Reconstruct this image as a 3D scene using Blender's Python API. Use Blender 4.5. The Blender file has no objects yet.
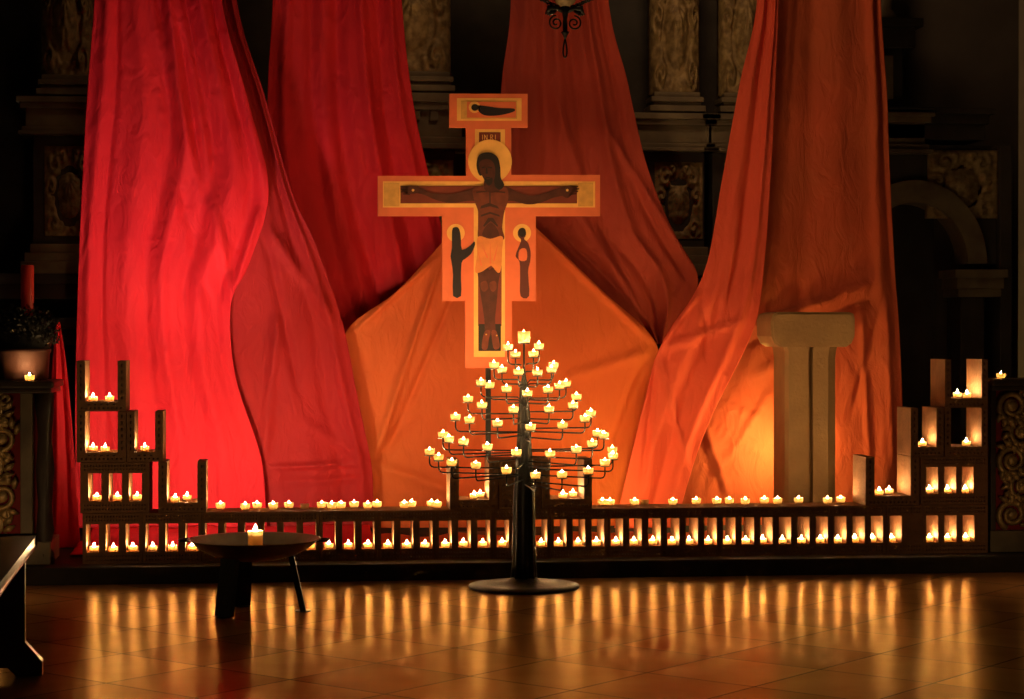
import bpy, bmesh, math, random
from mathutils import Vector, noise
random.seed(7)
S = bpy.context.scene
COL = S.collection
R = math.radians

# ------------------------------------------------------------ camera
YAW = R(6.3); EYE = 1.2; DIST = 10.0; FPX = 2000.0; HORIZON = 330.0
CX, CY = -DIST * math.sin(YAW), -DIST * math.cos(YAW)
cam_d = bpy.data.cameras.new('camera'); cam = bpy.data.objects.new('camera', cam_d); COL.objects.link(cam)
cam_d.sensor_width = 36.0; cam_d.lens = FPX / 1024.0 * 36.0; cam_d.clip_end = 100
PITCH = -math.atan((349.5 - HORIZON) / FPX)
cam.location = (CX, CY, EYE); cam.rotation_euler = (math.pi / 2 + PITCH, 0, -YAW)
S.camera = cam

# ------------------------------------------------------------ world, lights, exposure
w = bpy.data.worlds.new('world'); S.world = w; w.use_nodes = True
w.node_tree.nodes['Background'].inputs[0].default_value = (1.0, 0.55, 0.25, 1)
w.node_tree.nodes['Background'].inputs[1].default_value = 0.004
S.view_settings.view_transform = 'Standard'; S.view_settings.look = 'None'
S.view_settings.exposure = 0.0; S.view_settings.gamma = 1.0; S.view_settings.use_curve_mapping = False


def at(px, py, Y):
    """point where the sight line through a place of the photo meets the vertical plane y = Y"""
    u = (px - 512) / FPX; v = (HORIZON - py) / FPX
    dx = math.sin(YAW) + u * math.cos(YAW); dy = math.cos(YAW) - u * math.sin(YAW)
    d = (Y - CY) / dy
    return Vector((CX + d * dx, Y, EYE + d * v))


def P(px, py, d):
    u = (px - 512) / FPX; v = (HORIZON - py) / FPX
    return Vector((CX + d * (math.sin(YAW) + u * math.cos(YAW)), CY + d * (math.cos(YAW) - u * math.sin(YAW)), EYE + d * v))


def lamp(kind, name, loc, energy, color, size=0.05, target=None, spot=None, blend=0.8):
    l = bpy.data.lights.new(name, kind); l.energy = energy; l.color = color
    if kind == 'AREA':
        l.shape = 'DISK'; l.size = size
    else:
        l.shadow_soft_size = size
    if kind == 'SPOT':
        l.spot_size = R(spot); l.spot_blend = blend
    o = bpy.data.objects.new(name, l); COL.objects.link(o); o.location = loc
    if target is not None:
        o.rotation_euler = (Vector(target) - Vector(loc)).to_track_quat('-Z', 'Y').to_euler()
    return o


# floor floodlights standing behind the brick wall (hidden by it), washing the cloths
RED = (1.0, 0.80, 0.72); AMB = (1.0, 0.55, 0.24)
lamp('SPOT', 'floodlight', at(180, 480, 0.36), 85, RED, 0.10, at(200, 60, 1.5), 75, 1.0)
lamp('SPOT', 'floodlight', at(205, 500, 0.30), 64, (1.0, 0.95, 0.55), 0.10, at(215, 400, 1.5), 130, 1.0)
lamp('SPOT', 'floodlight', at(625, 512, 0.75), 30, (1.0, 0.72, 0.20), 0.08, at(612, 450, 1.6), 115, 1.0)
lamp('SPOT', 'floodlight', at(430, 510, 0.45), 18, AMB, 0.08, at(430, 400, 1.6), 100, 1.0)
lamp('SPOT', 'floodlight', at(700, 510, 0.50), 13, AMB, 0.08, at(770, 130, 1.55), 75, 1.0)
lamp('SPOT', 'floodlight', at(488, 510, 0.30), 92, (1.0, 0.50, 0.18), 0.05, at(488, 200, 0.95), 50, 1.0)
lamp('POINT', 'floodlight', at(782, 450, 1.33), 18, (1.0, 0.74, 0.20), 0.03)
# faint fill lights added far back in the nave and high over the altar; then candles on the step out of view at both sides
lamp('AREA', 'nave_fill', (1.5, -6.5, 5.5), 1.5, (1.0, 0.62, 0.30), 1.2, (0.6, 0.8, 1.2))  # added fill for faint overall warmth, no fixture modelled
lamp('AREA', 'altar_fill', (0.9, 0.35, 5.2), 20, (1.0, 0.58, 0.27), 0.8, (1.3, 2.35, 1.9))  # added fill that lifts the dark altarpiece and leaves the brick fronts unlit
lamp('POINT', 'side_candles', P(-12, 540, 9.1), 1.5, (1.0, 0.6, 0.25), 0.03)
lamp('POINT', 'side_candles', P(1040, 535, 9.5), 1.3, (1.0, 0.6, 0.25), 0.03)


# ------------------------------------------------------------ materials
def mat(name, color, rough=0.6, metal=0.0, noise_amt=0.0, noise_scale=8.0, bump=0.0, bump_scale=30.0, color2=None, spec=0.5, transl=0.0, coat=0.0):
    m = bpy.data.materials.new(name); m.use_nodes = True
    nt = m.node_tree; b = nt.nodes['Principled BSDF']
    b.inputs['Base Color'].default_value = (*color, 1); b.inputs['Roughness'].default_value = rough
    b.inputs['Metallic'].default_value = metal; b.inputs['Specular IOR Level'].default_value = spec
    b.inputs['Coat Weight'].default_value = coat
    tc = nt.nodes.new('ShaderNodeTexCoord')
    if noise_amt > 0 or color2:
        n = nt.nodes.new('ShaderNodeTexNoise'); n.inputs['Scale'].default_value = noise_scale; n.inputs['Detail'].default_value = 6
        nt.links.new(tc.outputs['Object'], n.inputs['Vector'])
        r = nt.nodes.new('ShaderNodeValToRGB')
        c2 = color2 or tuple(c * (1 - noise_amt) for c in color)
        r.color_ramp.elements[0].position = 0.35; r.color_ramp.elements[1].position = 0.65
        r.color_ramp.elements[0].color = (*c2, 1); r.color_ramp.elements[1].color = (*color, 1)
        nt.links.new(n.outputs['Fac'], r.inputs['Fac']); nt.links.new(r.outputs['Color'], b.inputs['Base Color'])
        colout = r.outputs['Color']
    else:
        colout = None
    if bump > 0:
        n2 = nt.nodes.new('ShaderNodeTexNoise'); n2.inputs['Scale'].default_value = bump_scale; n2.inputs['Detail'].default_value = 5
        nt.links.new(tc.outputs['Object'], n2.inputs['Vector'])
        bp = nt.nodes.new('ShaderNodeBump'); bp.inputs['Strength'].default_value = bump; bp.inputs['Distance'].default_value = 0.01
        nt.links.new(n2.outputs['Fac'], bp.inputs['Height']); nt.links.new(bp.outputs['Normal'], b.inputs['Normal'])
    if transl > 0:
        t = nt.nodes.new('ShaderNodeBsdfTranslucent'); t.inputs['Color'].default_value = (*color, 1)
        if colout: nt.links.new(colout, t.inputs['Color'])
        mx = nt.nodes.new('ShaderNodeMixShader'); mx.inputs[0].default_value = transl
        out = nt.nodes['Material Output']
        nt.links.new(b.outputs[0], mx.inputs[1]); nt.links.new(t.outputs[0], mx.inputs[2]); nt.links.new(mx.outputs[0], out.inputs[0])
    return m


def emis(name, color, strength):
    m = bpy.data.materials.new(name); m.use_nodes = True
    nt = m.node_tree; nt.nodes.clear()
    e = nt.nodes.new('ShaderNodeEmission'); e.inputs[0].default_value = (*color, 1); e.inputs[1].default_value = strength
    o = nt.nodes.new('ShaderNodeOutputMaterial'); nt.links.new(e.outputs[0], o.inputs[0])
    return m


def cloth_mat(name, color, color2):
    m = mat(name, color, 0.75, 0, 0.1, 1.6, 0.0, 1, color2, 0.25, 0.22)
    nt = m.node_tree; b = nt.nodes['Principled BSDF']
    tc = nt.nodes['Texture Coordinate']
    # crumple creases: stretched noise, ridged
    mp = nt.nodes.new('ShaderNodeMapping'); mp.inputs['Scale'].default_value = (5, 5, 2.2); mp.inputs['Rotation'].default_value = (0, 0.4, 0)
    n = nt.nodes.new('ShaderNodeTexNoise'); n.inputs['Scale'].default_value = 2.2; n.inputs['Detail'].default_value = 6; n.inputs['Distortion'].default_value = 1.2
    nt.links.new(tc.outputs['Object'], mp.inputs[0]); nt.links.new(mp.outputs[0], n.inputs['Vector'])
    bp = nt.nodes.new('ShaderNodeBump'); bp.inputs['Strength'].default_value = 0.6; bp.inputs['Distance'].default_value = 0.03
    nt.links.new(n.outputs['Fac'], bp.inputs['Height']); nt.links.new(bp.outputs['Normal'], b.inputs['Normal'])
    return m


M = {}
M['red'] = cloth_mat('red_cloth', (0.86, 0.022, 0.035), (0.78, 0.014, 0.032))
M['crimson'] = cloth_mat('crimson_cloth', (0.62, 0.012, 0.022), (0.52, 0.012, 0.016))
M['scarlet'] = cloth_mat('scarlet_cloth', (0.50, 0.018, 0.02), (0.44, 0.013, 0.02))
M['orange'] = cloth_mat('orange_cloth', (0.80, 0.155, 0.04), (0.74, 0.125, 0.035))
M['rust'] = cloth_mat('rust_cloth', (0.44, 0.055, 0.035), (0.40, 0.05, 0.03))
M['coral'] = cloth_mat('coral_cloth', (0.84, 0.12, 0.06), (0.78, 0.095, 0.055))
M['russet'] = cloth_mat('russet_cloth', (0.60, 0.095, 0.04), (0.52, 0.10, 0.04))
M['brick'] = mat('fired_clay', (0.27, 0.125, 0.052), 0.85, 0, 0.25, 14, 0.5, 60)
M['stone'] = mat('sandstone', (0.35, 0.195, 0.072), 0.8, 0, 0.18, 6, 0.35, 50)
M['stepstone'] = mat('step_stone', (0.035, 0.028, 0.022), 0.9, 0, 0.3, 7, 0.4, 25, spec=0.15)
M['iron'] = mat('black_iron', (0.014, 0.012, 0.010), 0.5, 0.3, 0, 1, 0.3, 60)
M['steel'] = mat('bowl_steel', (0.16, 0.13, 0.09), 0.5, 0.5, 0.4, 9, 0.2, 40)
M['bench'] = mat('varnished_oak', (0.07, 0.035, 0.016), 0.28, 0, 0.4, 6, 0.1, 20, coat=0.5)
M['darkwood'] = mat('dark_wood', (0.055, 0.034, 0.02), 0.5, 0, 0.4, 6, 0.3, 30)
M['gilt'] = mat('aged_gilding', (0.36, 0.25, 0.11), 0.6, 0.15, 0.2, 22, 0.35, 50, (0.17, 0.11, 0.05))
M['giltbright'] = mat('gilded_carving', (0.62, 0.42, 0.17), 0.42, 0.45, 0.2, 22, 0.3, 50, (0.36, 0.25, 0.11))
M['marble'] = mat('veined_marble', (0.22, 0.17, 0.10), 0.6, 0, 0.2, 5, 0.15, 30, (0.12, 0.09, 0.06))
M['darkstone'] = mat('blackened_stone', (0.045, 0.034, 0.027), 0.6, 0, 0.4, 5, 0.2, 20)
M['plaster'] = mat('old_plaster', (0.16, 0.13, 0.11), 0.9, 0, 0.25, 2, 0.2, 20)
M['redback'] = mat('red_backing', (0.30, 0.012, 0.015), 0.7)
M['terracotta'] = mat('terracotta', (0.11, 0.038, 0.022), 0.7, 0, 0.2, 8, 0.2, 30)
M['leaf'] = mat('dark_leaf', (0.03, 0.026, 0.02), 0.6, 0, 0.4, 12)
M['redwax'] = mat('red_wax', (0.62, 0.03, 0.02), 0.5, transl=0.2)
M['cup'] = mat('candle_cup', (1.0, 0.84, 0.55), 0.35, transl=0.7)
M['wax'] = mat('white_wax', (1.0, 0.88, 0.66), 0.45, transl=0.35)
M['wick'] = mat('burnt_wick', (0.02, 0.015, 0.01), 0.9)
M['flame'] = emis('candle_flame', (1.0, 0.63, 0.27), 720.0)
M['cross_field'] = mat('cross_ochre_paint', (0.80, 0.17, 0.065), 0.6, 0, 0.12, 12)
M['cross_gold'] = mat('cross_gold_paint', (0.95, 0.50, 0.13), 0.5, 0, 0.12, 18)
M['cross_pale'] = mat('cross_pale_gold', (0.74, 0.37, 0.09), 0.5, 0, 0.2, 25)
M['cross_dark'] = mat('cross_brown_paint', (0.21, 0.032, 0.015), 0.6, 0, 0.2, 14)
M['skin'] = mat('painted_skin', (0.085, 0.017, 0.008), 0.6, 0, 0.3, 22)
M['skinlit'] = mat('painted_skin_light', (0.18, 0.036, 0.014), 0.6, 0, 0.3, 22)
M['skindark'] = mat('painted_skin_dark', (0.045, 0.014, 0.009), 0.6)
M['hair'] = mat('painted_hair', (0.016, 0.008, 0.007), 0.6)
M['loin'] = mat('painted_loincloth', (0.80, 0.26, 0.07), 0.6, 0, 0.15, 20)
M['robe'] = mat('painted_dark_robe', (0.014, 0.008, 0.012), 0.6)
M['robe2'] = mat('painted_brown_robe', (0.12, 0.025, 0.018), 0.6)


def floor_mat():
    m = bpy.data.materials.new('floor_tiles'); m.use_nodes = True
    nt = m.node_tree; b = nt.nodes['Principled BSDF']
    tc = nt.nodes.new('ShaderNodeTexCoord')
    mp = nt.nodes.new('ShaderNodeMapping')
    T = 0.45; mp.inputs['Rotation'].default_value = (0, 0, R(-45))
    # rotated frame: X' = (x+y)/sqrt2, Y' = (y-x)/sqrt2
    mp.inputs['Location'].default_value = (1.46 % T, 1.70 % T, 0)
    nt.links.new(tc.outputs['Object'], mp.inputs[0])
    br = nt.nodes.new('ShaderNodeTexBrick')
    br.offset = 0.0; br.inputs['Scale'].default_value = 1.0
    br.inputs['Brick Width'].default_value = T; br.inputs['Row Height'].default_value = T
    br.inputs['Mortar Size'].default_value = 0.0055; br.inputs['Mortar Smooth'].default_value = 0.3; br.inputs['Bias'].default_value = 0
    br.inputs['Color1'].default_value = (0.24, 0.115, 0.042, 1); br.inputs['Color2'].default_value = (0.15, 0.07, 0.026, 1)
    br.inputs['Mortar'].default_value = (0.02, 0.014, 0.01, 1)
    nt.links.new(mp.outputs[0], br.inputs['Vector'])
    n = nt.nodes.new('ShaderNodeTexNoise'); n.inputs['Scale'].default_value = 2.2; n.inputs['Detail'].default_value = 8
    nt.links.new(tc.outputs['Object'], n.inputs['Vector'])
    mx = nt.nodes.new('ShaderNodeMix'); mx.data_type = 'RGBA'; mx.blend_type = 'MULTIPLY'; mx.inputs[0].default_value = 0.6
    cr = nt.nodes.new('ShaderNodeValToRGB'); cr.color_ramp.elements[0].position = 0.3; cr.color_ramp.elements[1].position = 0.7
    cr.color_ramp.elements[0].color = (0.45, 0.4, 0.35, 1)
    nt.links.new(n.outputs['Fac'], cr.inputs[0])
    nt.links.new(br.outputs['Color'], mx.inputs[6]); nt.links.new(cr.outputs[0], mx.inputs[7])
    nt.links.new(mx.outputs[2], b.inputs['Base Color'])
    # worn polish: roughness varies
    n2 = nt.nodes.new('ShaderNodeTexNoise'); n2.inputs['Scale'].default_value = 3; n2.inputs['Detail'].default_value = 1.5
    nt.links.new(tc.outputs['Object'], n2.inputs['Vector'])
    mr = nt.nodes.new('ShaderNodeMapRange'); mr.inputs[3].default_value = 0.20; mr.inputs[4].default_value = 0.27
    nt.links.new(n2.outputs['Fac'], mr.inputs[0]); jm = nt.nodes.new('ShaderNodeMath'); jm.operation = 'MULTIPLY_ADD'; jm.inputs[1].default_value = 0.6
    nt.links.new(br.outputs['Fac'], jm.inputs[0]); nt.links.new(mr.outputs[0], jm.inputs[2]); nt.links.new(jm.outputs[0], b.inputs['Roughness'])
    sp = nt.nodes.new('ShaderNodeMapRange'); sp.inputs[3].default_value = 0.21; sp.inputs[4].default_value = 0.0
    nt.links.new(br.outputs['Fac'], sp.inputs[0])
    b.inputs['Specular Tint'].default_value = (1.0, 0.66, 0.34, 1)
    n3 = nt.nodes.new('ShaderNodeTexNoise'); n3.inputs['Scale'].default_value = 30; n3.inputs['Detail'].default_value = 2
    nt.links.new(tc.outputs['Object'], n3.inputs['Vector'])
    ad = nt.nodes.new('ShaderNodeMath'); ad.operation = 'MULTIPLY_ADD'; ad.inputs[1].default_value = 0.12
    nt.links.new(n3.outputs['Fac'], ad.inputs[0])
    inv = nt.nodes.new('ShaderNodeMath'); inv.operation = 'MULTIPLY'; inv.inputs[1].default_value = -1.0
    nt.links.new(br.outputs['Fac'], inv.inputs[0]); nt.links.new(inv.outputs[0], ad.inputs[2])
    bp = nt.nodes.new('ShaderNodeBump'); bp.inputs['Strength'].default_value = 0.35; bp.inputs['Distance'].default_value = 0.004
    nt.links.new(ad.outputs[0], bp.inputs['Height']); nt.links.new(bp.outputs[0], b.inputs['Normal'])
    b.inputs['Specular IOR Level'].default_value = 0.0
    gl = nt.nodes.new('ShaderNodeBsdfGlossy'); gl.inputs['Color'].default_value = (1.0, 0.62, 0.24, 1)
    nt.links.new(jm.outputs[0], gl.inputs['Roughness']); nt.links.new(bp.outputs[0], gl.inputs['Normal'])
    ms = nt.nodes.new('ShaderNodeMixShader'); nt.links.new(sp.outputs[0], ms.inputs[0])
    nt.links.new(b.outputs[0], ms.inputs[1]); nt.links.new(gl.outputs[0], ms.inputs[2])
    nt.links.new(ms.outputs[0], nt.nodes['Material Output'].inputs[0])
    return m


M['floor'] = floor_mat()


# ------------------------------------------------------------ helpers
def tag(o, label=None, cat=None, group=None, kind=None):
    if label: o['label'] = label
    if cat: o['category'] = cat
    if group: o['group'] = group
    if kind: o['kind'] = kind
    return o


def empty(name, loc=(0, 0, 0), rz=0):
    o = bpy.data.objects.new(name, None); COL.objects.link(o); o.location = loc; o.rotation_euler = (0, 0, rz)
    o.empty_display_size = 0.05
    return o


def link(name, me, m, parent=None, loc=(0, 0, 0)):
    o = bpy.data.objects.new(name, me); COL.objects.link(o); o.location = loc
    if m is not None and not me.materials: me.materials.append(m)
    if parent is not None: o.parent = parent
    return o


def ob(name, bm, m, parent=None, loc=(0, 0, 0), smooth=False):
    """link a bmesh as ONE object"""
    bmesh.ops.recalc_face_normals(bm, faces=bm.faces)
    me = bpy.data.meshes.new(name); bm.to_mesh(me); bm.free()
    if smooth:
        for p in me.polygons: p.use_smooth = True
    return link(name, me, m, parent, loc)


def box(bm, a, b, bev=0.0):
    x0, y0, z0 = a; x1, y1, z1 = b
    g = bmesh.ops.create_cube(bm, size=1.0)
    for v in g['verts']:
        v.co = Vector(((x0 + x1) / 2 + v.co.x * (x1 - x0), (y0 + y1) / 2 + v.co.y * (y1 - y0), (z0 + z1) / 2 + v.co.z * (z1 - z0)))
    if bev > 0:
        es = {e for v in g['verts'] for e in v.link_edges}
        bmesh.ops.bevel(bm, geom=list(es), offset=bev, segments=2, affect='EDGES', profile=0.6)
    return bm


def lathe(bm, prof, n=24, c=(0, 0, 0), mod=None):
    rings = []
    for r, z in prof:
        if r < 1e-5:
            rings.append([bm.verts.new((c[0], c[1], c[2] + z))])
        else:
            rg = []
            for i in range(n):
                t = 2 * math.pi * i / n; rr = r * (mod(t, z) if mod else 1)
                rg.append(bm.verts.new((c[0] + rr * math.cos(t), c[1] + rr * math.sin(t), c[2] + z)))
            rings.append(rg)
    for A, B in zip(rings, rings[1:]):
        for i in range(n):
            j = (i + 1) % n
            if len(A) == 1 and len(B) == 1: continue
            if len(A) == 1: bm.faces.new((A[0], B[i], B[j]))
            elif len(B) == 1: bm.faces.new((A[i], A[j], B[0]))
            else: bm.faces.new((A[i], A[j], B[j], B[i]))
    for rg in (rings[0], rings[-1]):
        if len(rg) > 1 and prof[0] != prof[-1]: bm.faces.new(rg)
    return bm


def tube(bm, pts, rad, n=8, flat=None):
    """swept round bar along pts; rad a number or list; flat squashes along a direction"""
    pts = [Vector(p) for p in pts]
    rads = rad if isinstance(rad, (list, tuple)) else [rad] * len(pts)
    rings = []; up = None
    for i, p in enumerate(pts):
        t = (pts[min(i + 1, len(pts) - 1)] - pts[max(i - 1, 0)]).normalized()
        if up is None:
            up = Vector((0, 0, 1)) if abs(t.z) < 0.9 else Vector((0, 1, 0))
        s = t.cross(up)
        if s.length < 1e-4: s = t.cross(Vector((1, 0, 0)))
        s.normalize(); up = s.cross(t).normalized()
        rings.append([bm.verts.new(p + (s * math.cos(a) + up * math.sin(a)) * rads[i]) for a in (2 * math.pi * k / n for k in range(n))])
    for A, B in zip(rings, rings[1:]):
        for i in range(n):
            j = (i + 1) % n; bm.faces.new((A[i], A[j], B[j], B[i]))
    bm.faces.new(rings[0]); bm.faces.new(list(reversed(rings[-1])))
    return bm


def prism(bm, poly, y0, y1):
    """poly in x-z, extruded along y"""
    a = [bm.verts.new((x, y0, z)) for x, z in poly]; b = [bm.verts.new((x, y1, z)) for x, z in poly]
    bm.faces.new(a); bm.faces.new(list(reversed(b)))
    n = len(poly)
    for i in range(n):
        j = (i + 1) % n; bm.faces.new((a[j], a[i], b[i], b[j]))
    return bm


def perforated(W, H, D, holes):
    """block with through holes [(x0,x1,z0,z1)], front face at y=0, x from 0"""
    xs = sorted({0, W} | {round(h[0], 5) for h in holes} | {round(h[1], 5) for h in holes})
    zs = sorted({0, H} | {round(h[2], 5) for h in holes} | {round(h[3], 5) for h in holes})
    bm = bmesh.new(); V = {}

    def v(i, k, s):
        key = (i, k, s)
        if key not in V: V[key] = bm.verts.new((xs[i], D * s, zs[k]))
        return V[key]
    nx, nz = len(xs) - 1, len(zs) - 1
    solid = [[True] * nz for _ in range(nx)]
    for i in range(nx):
        mx = (xs[i] + xs[i + 1]) / 2
        for k in range(nz):
            mz = (zs[k] + zs[k + 1]) / 2
            for h in holes:
                if h[0] < mx < h[1] and h[2] < mz < h[3]: solid[i][k] = False; break
    sol = lambda i, k: 0 <= i < nx and 0 <= k < nz and solid[i][k]
    for i in range(nx):
        for k in range(nz):
            if not solid[i][k]: continue
            bm.faces.new((v(i, k, 0), v(i + 1, k, 0), v(i + 1, k + 1, 0), v(i, k + 1, 0)))
            bm.faces.new((v(i, k, 1), v(i, k + 1, 1), v(i + 1, k + 1, 1), v(i + 1, k, 1)))
            if not sol(i - 1, k): bm.faces.new((v(i, k, 0), v(i, k + 1, 0), v(i, k + 1, 1), v(i, k, 1)))
            if not sol(i + 1, k): bm.faces.new((v(i + 1, k, 0), v(i + 1, k, 1), v(i + 1, k + 1, 1), v(i + 1, k + 1, 0)))
            if not sol(i, k - 1): bm.faces.new((v(i, k, 0), v(i, k, 1), v(i + 1, k, 1), v(i + 1, k, 0)))
            if not sol(i, k + 1): bm.faces.new((v(i, k + 1, 0), v(i + 1, k + 1, 0), v(i + 1, k + 1, 1), v(i, k + 1, 1)))
    me = bpy.data.meshes.new('brick'); bm.to_mesh(me); bm.free()
    return me


ORD = ['first', 'second', 'third', 'fourth', 'fifth', 'sixth', 'seventh', 'eighth', 'ninth', 'tenth', 'eleventh', 'twelfth', 'thirteenth',
       'fourteenth', 'fifteenth', 'sixteenth', 'seventeenth', 'eighteenth', 'nineteenth', 'twentieth', 'twenty-first', 'twenty-second',
       'twenty-third', 'twenty-fourth', 'twenty-fifth', 'twenty-sixth', 'twenty-seventh', 'twenty-eighth', 'twenty-ninth', 'thirtieth', 'thirty-first']

# ------------------------------------------------------------ setting
STEP = 0.055
FZ = -0.03          # level of the tiled floor
bm = bmesh.new(); box(bm, (-6, -8.5, -0.13), (7, 0.0, FZ)); tag(ob('floor', bm, M['floor']), kind='structure')
bm = bmesh.new(); box(bm, (-6, -0.14, FZ), (7, 3.3, STEP), 0.006); tag(ob('altar_step', bm, M['stepstone']), kind='structure')
bm = bmesh.new(); box(bm, (-6, 3.3, -0.1), (7, 3.45, 6)); tag(ob('wall_back', bm, M['plaster']), kind='structure')
xr = at(1018, 300, 1.8).x
bm = bmesh.new(); box(bm, (xr, 1.6, STEP), (xr + 1.2, 1.8, 6)); tag(ob('wall_right', bm, M['plaster']), kind='structure')

# ------------------------------------------------------------ bricks
BD = 0.235; BH = 0.247; LAY = 0.249
XW = lambda px: at(px, 500, 0).x
Pw = (XW(895.7) - XW(92)) / 42.0
X0 = XW(92)
WZ0, WZ1 = 0.057, 0.195


def slots_row(x0, x1, z0, z1, pitch=0.0145, w_=0.0055):
    n = int((x1 - x0) / pitch); off = ((x1 - x0) - n * pitch) / 2
    return [(x0 + off + (i + .5) * pitch - w_ / 2, x0 + off + (i + .5) * pitch + w_ / 2, z0, z1) for i in range(n)]


def window_brick(W, centers, ww=0.063):
    h = [(c - ww / 2, c + ww / 2, WZ0, WZ1) for c in centers]
    h += slots_row(0.008, W - 0.008, 0.208, 0.217) + slots_row(0.008, W - 0.008, 0.226, 0.236)
    h += slots_row(0.008, W - 0.008, 0.013, 0.022) + slots_row(0.008, W - 0.008, 0.033, 0.042)
    return h


def u_brick(W, pw, slab=0.048):
    h = [(pw, W - pw, slab, BH + 1)]
    n = 6
    for s in (pw / 2, W - pw / 2):
        for k in range(n):
            z = slab + 0.004 + k * (BH - slab - 0.008) / n
            h.append((s - 0.0035, s + 0.0035, z + 0.005, z + 0.021))
    h += slots_row(0.01, W - 0.01, 0.012, 0.020, 0.021, 0.009) + slots_row(pw, W - pw, 0.030, 0.036, 0.03, 0.013)
    hh = []
    for x0, x1, z0, z1 in h: hh.append((x0, x1, z0, min(z1, BH)))
    return hh


brick_cache = {}


def brick(kind, x, layer, label, W, centers=None, pw=None, group=None):
    key = (kind, round(W, 4), tuple(round(c, 4) for c in centers) if centers else None, pw)
    if key not in brick_cache:
        holes = window_brick(W, centers) if kind == 'w' else u_brick(W, pw) if kind == 'u' else \
            sum([slots_row(0.01, W - 0.01, 0.012 + k * 0.026, 0.024 + k * 0.026) for k in range(9)], [])
        me = perforated(W, BH, BD, holes); me.materials.append(M['brick'])
        brick_cache[key] = me
    o = bpy.data.objects.new('hollow_brick', brick_cache[key]); COL.objects.link(o)
    o.location = (x, random.uniform(-0.002, 0.002), STEP + layer * LAY)
    tag(o, label, 'brick', group)
    return o


def LZ(layer): return STEP + layer * LAY


row = 'bricks of the long low bottom course'
for g in range(14):
    x = X0 + (g * 3 - 0.5) * Pw
    brick('w', x + 0.001, 0, f'hollow clay brick with three windows, {ORD[g]} from the left in the bottom course', 3 * Pw - 0.002, [Pw * (k + .5) - 0.001 for k in range(3)], group=row)
brick('w', X0 + 41.5 * Pw + 0.001, 0, 'hollow clay brick with one window and a blank end in the bottom course', 2 * Pw - 0.002, [Pw * .5], group=row)
xR = X0 + 43.5 * Pw
brick('w', xR + 0.001, 0, 'hollow clay brick at the right end of the bottom course under the right stack', XW(988) - xR, [Pw * (k + .5) for k in range(3)], group=row)
st = 'bricks stacked as a tower on the left'
xa = XW(80); cs = [XW(94.5) - xa, XW(115) - xa, XW(135) - xa]
brick('w', xa, 1, 'hollow clay brick with three windows in second course of the left stack', XW(149) - xa, cs, group=st)
UL = [(76.5, 126, 2, 'U-shaped open brick in the third course at the outer end of left stack', .040),
      (126.5, 163, 2, 'narrow U-shaped brick holding one tealight in the left stack', .038),
      (158, 206, 1, 'U-shaped brick at inner foot of left stack, beside the glass row', .042),
      (76.5, 126, 3, 'topmost U-shaped brick of the left stack', .040)]
for a, b, l, lab, pw in UL: brick('u', XW(a), l, lab, XW(b) - XW(a) - 0.001, pw=pw, group=st)
st = 'bricks stacked as a tower on the right'
xa = XW(921); cs = [XW(932.2) - xa, XW(950.3) - xa, XW(968) - xa]
brick('w', xa, 1, 'hollow clay brick with three windows in second course of the right stack', XW(988) - xa, cs, group=st)
UR = [(866, 920, 1, 'U-shaped brick at inner foot of right stack with its left side lit', .046),
      (911, 944, 2, 'narrow U-shaped brick in the third course of the right stack', .038),
      (945, 988, 2, 'U-shaped brick in the third course at the outer end of right stack', .032),
      (945, 988, 3, 'topmost U-shaped brick of the right stack', .032)]
for a, b, l, lab, pw in UR: brick('u', XW(a), l, lab, XW(b) - XW(a) - 0.001, pw=pw, group=st)
st = 'bricks standing behind the candle tree'
brick('u', XW(450), 1, 'U-shaped brick on the wall just left of the candle tree trunk', XW(498) - XW(450), pw=.045, group=st)
brick('s', XW(499), 1, 'solid faced perforated brick directly behind the candle tree trunk', XW(541) - XW(499), group=st)
brick('u', XW(542), 1, 'U-shaped brick on the wall just right of the candle tree trunk', XW(592) - XW(542), pw=.040, group=st)

# ------------------------------------------------------------ candles
def cup_mesh(rt, rb, h, wall=0.0012):
    bm = bmesh.new()
    lathe(bm, [(0, 0), (rb, 0), (rt * .97, h * .45), (rt, h), (rt - wall, h), (rt * .97 - wall, h * .45), (rb - wall, .0018), (0, .0018)], 20)
    bmesh.ops.recalc_face_normals(bm, faces=bm.faces)
    me = bpy.data.meshes.new('candle_cup'); bm.to_mesh(me); bm.free()
    for p in me.polygons: p.use_smooth = True
    me.materials.append(M['cup']); return me


def flame_mesh(h, r):
    bm = bmesh.new(); lathe(bm, [(0, 0), (r * .7, h * .1), (r, h * .3), (r * .8, h * .55), (r * .35, h * .82), (0, h)], 8)
    me = bpy.data.meshes.new('flame'); bm.to_mesh(me); bm.free()
    for p in me.polygons: p.use_smooth = True
    me.materials.append(M['flame']); return me


def candle_proto(rt, rb, h, wax_z, fh, fr, wallt=0.0012):
    cup = cup_mesh(rt, rb, h, wallt)
    bm = bmesh.new(); rr = (rb + (rt - rb) * min(1, wax_z / h * 1.6)) - wallt - .0004
    lathe(bm, [(0, .0022), (rb - wallt - .0006, .0022), (rr, wax_z), (rr * .6, wax_z - .0008), (0, wax_z - .0012)], 20)
    me = bpy.data.meshes.new('wax'); bm.to_mesh(me); bm.free(); me.materials.append(M['wax'])
    bm = bmesh.new(); tube(bm, [(0, 0, wax_z - .003), (0, 0, wax_z + .002), (.0008, 0, wax_z + .005)], .0007, 5)
    wk = bpy.data.meshes.new('wick'); bm.to_mesh(wk); bm.free(); wk.materials.append(M['wick'])
    return dict(cup=cup, wax=me, wick=wk, flame=flame_mesh(fh, fr), fz=wax_z + .0035)


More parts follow.
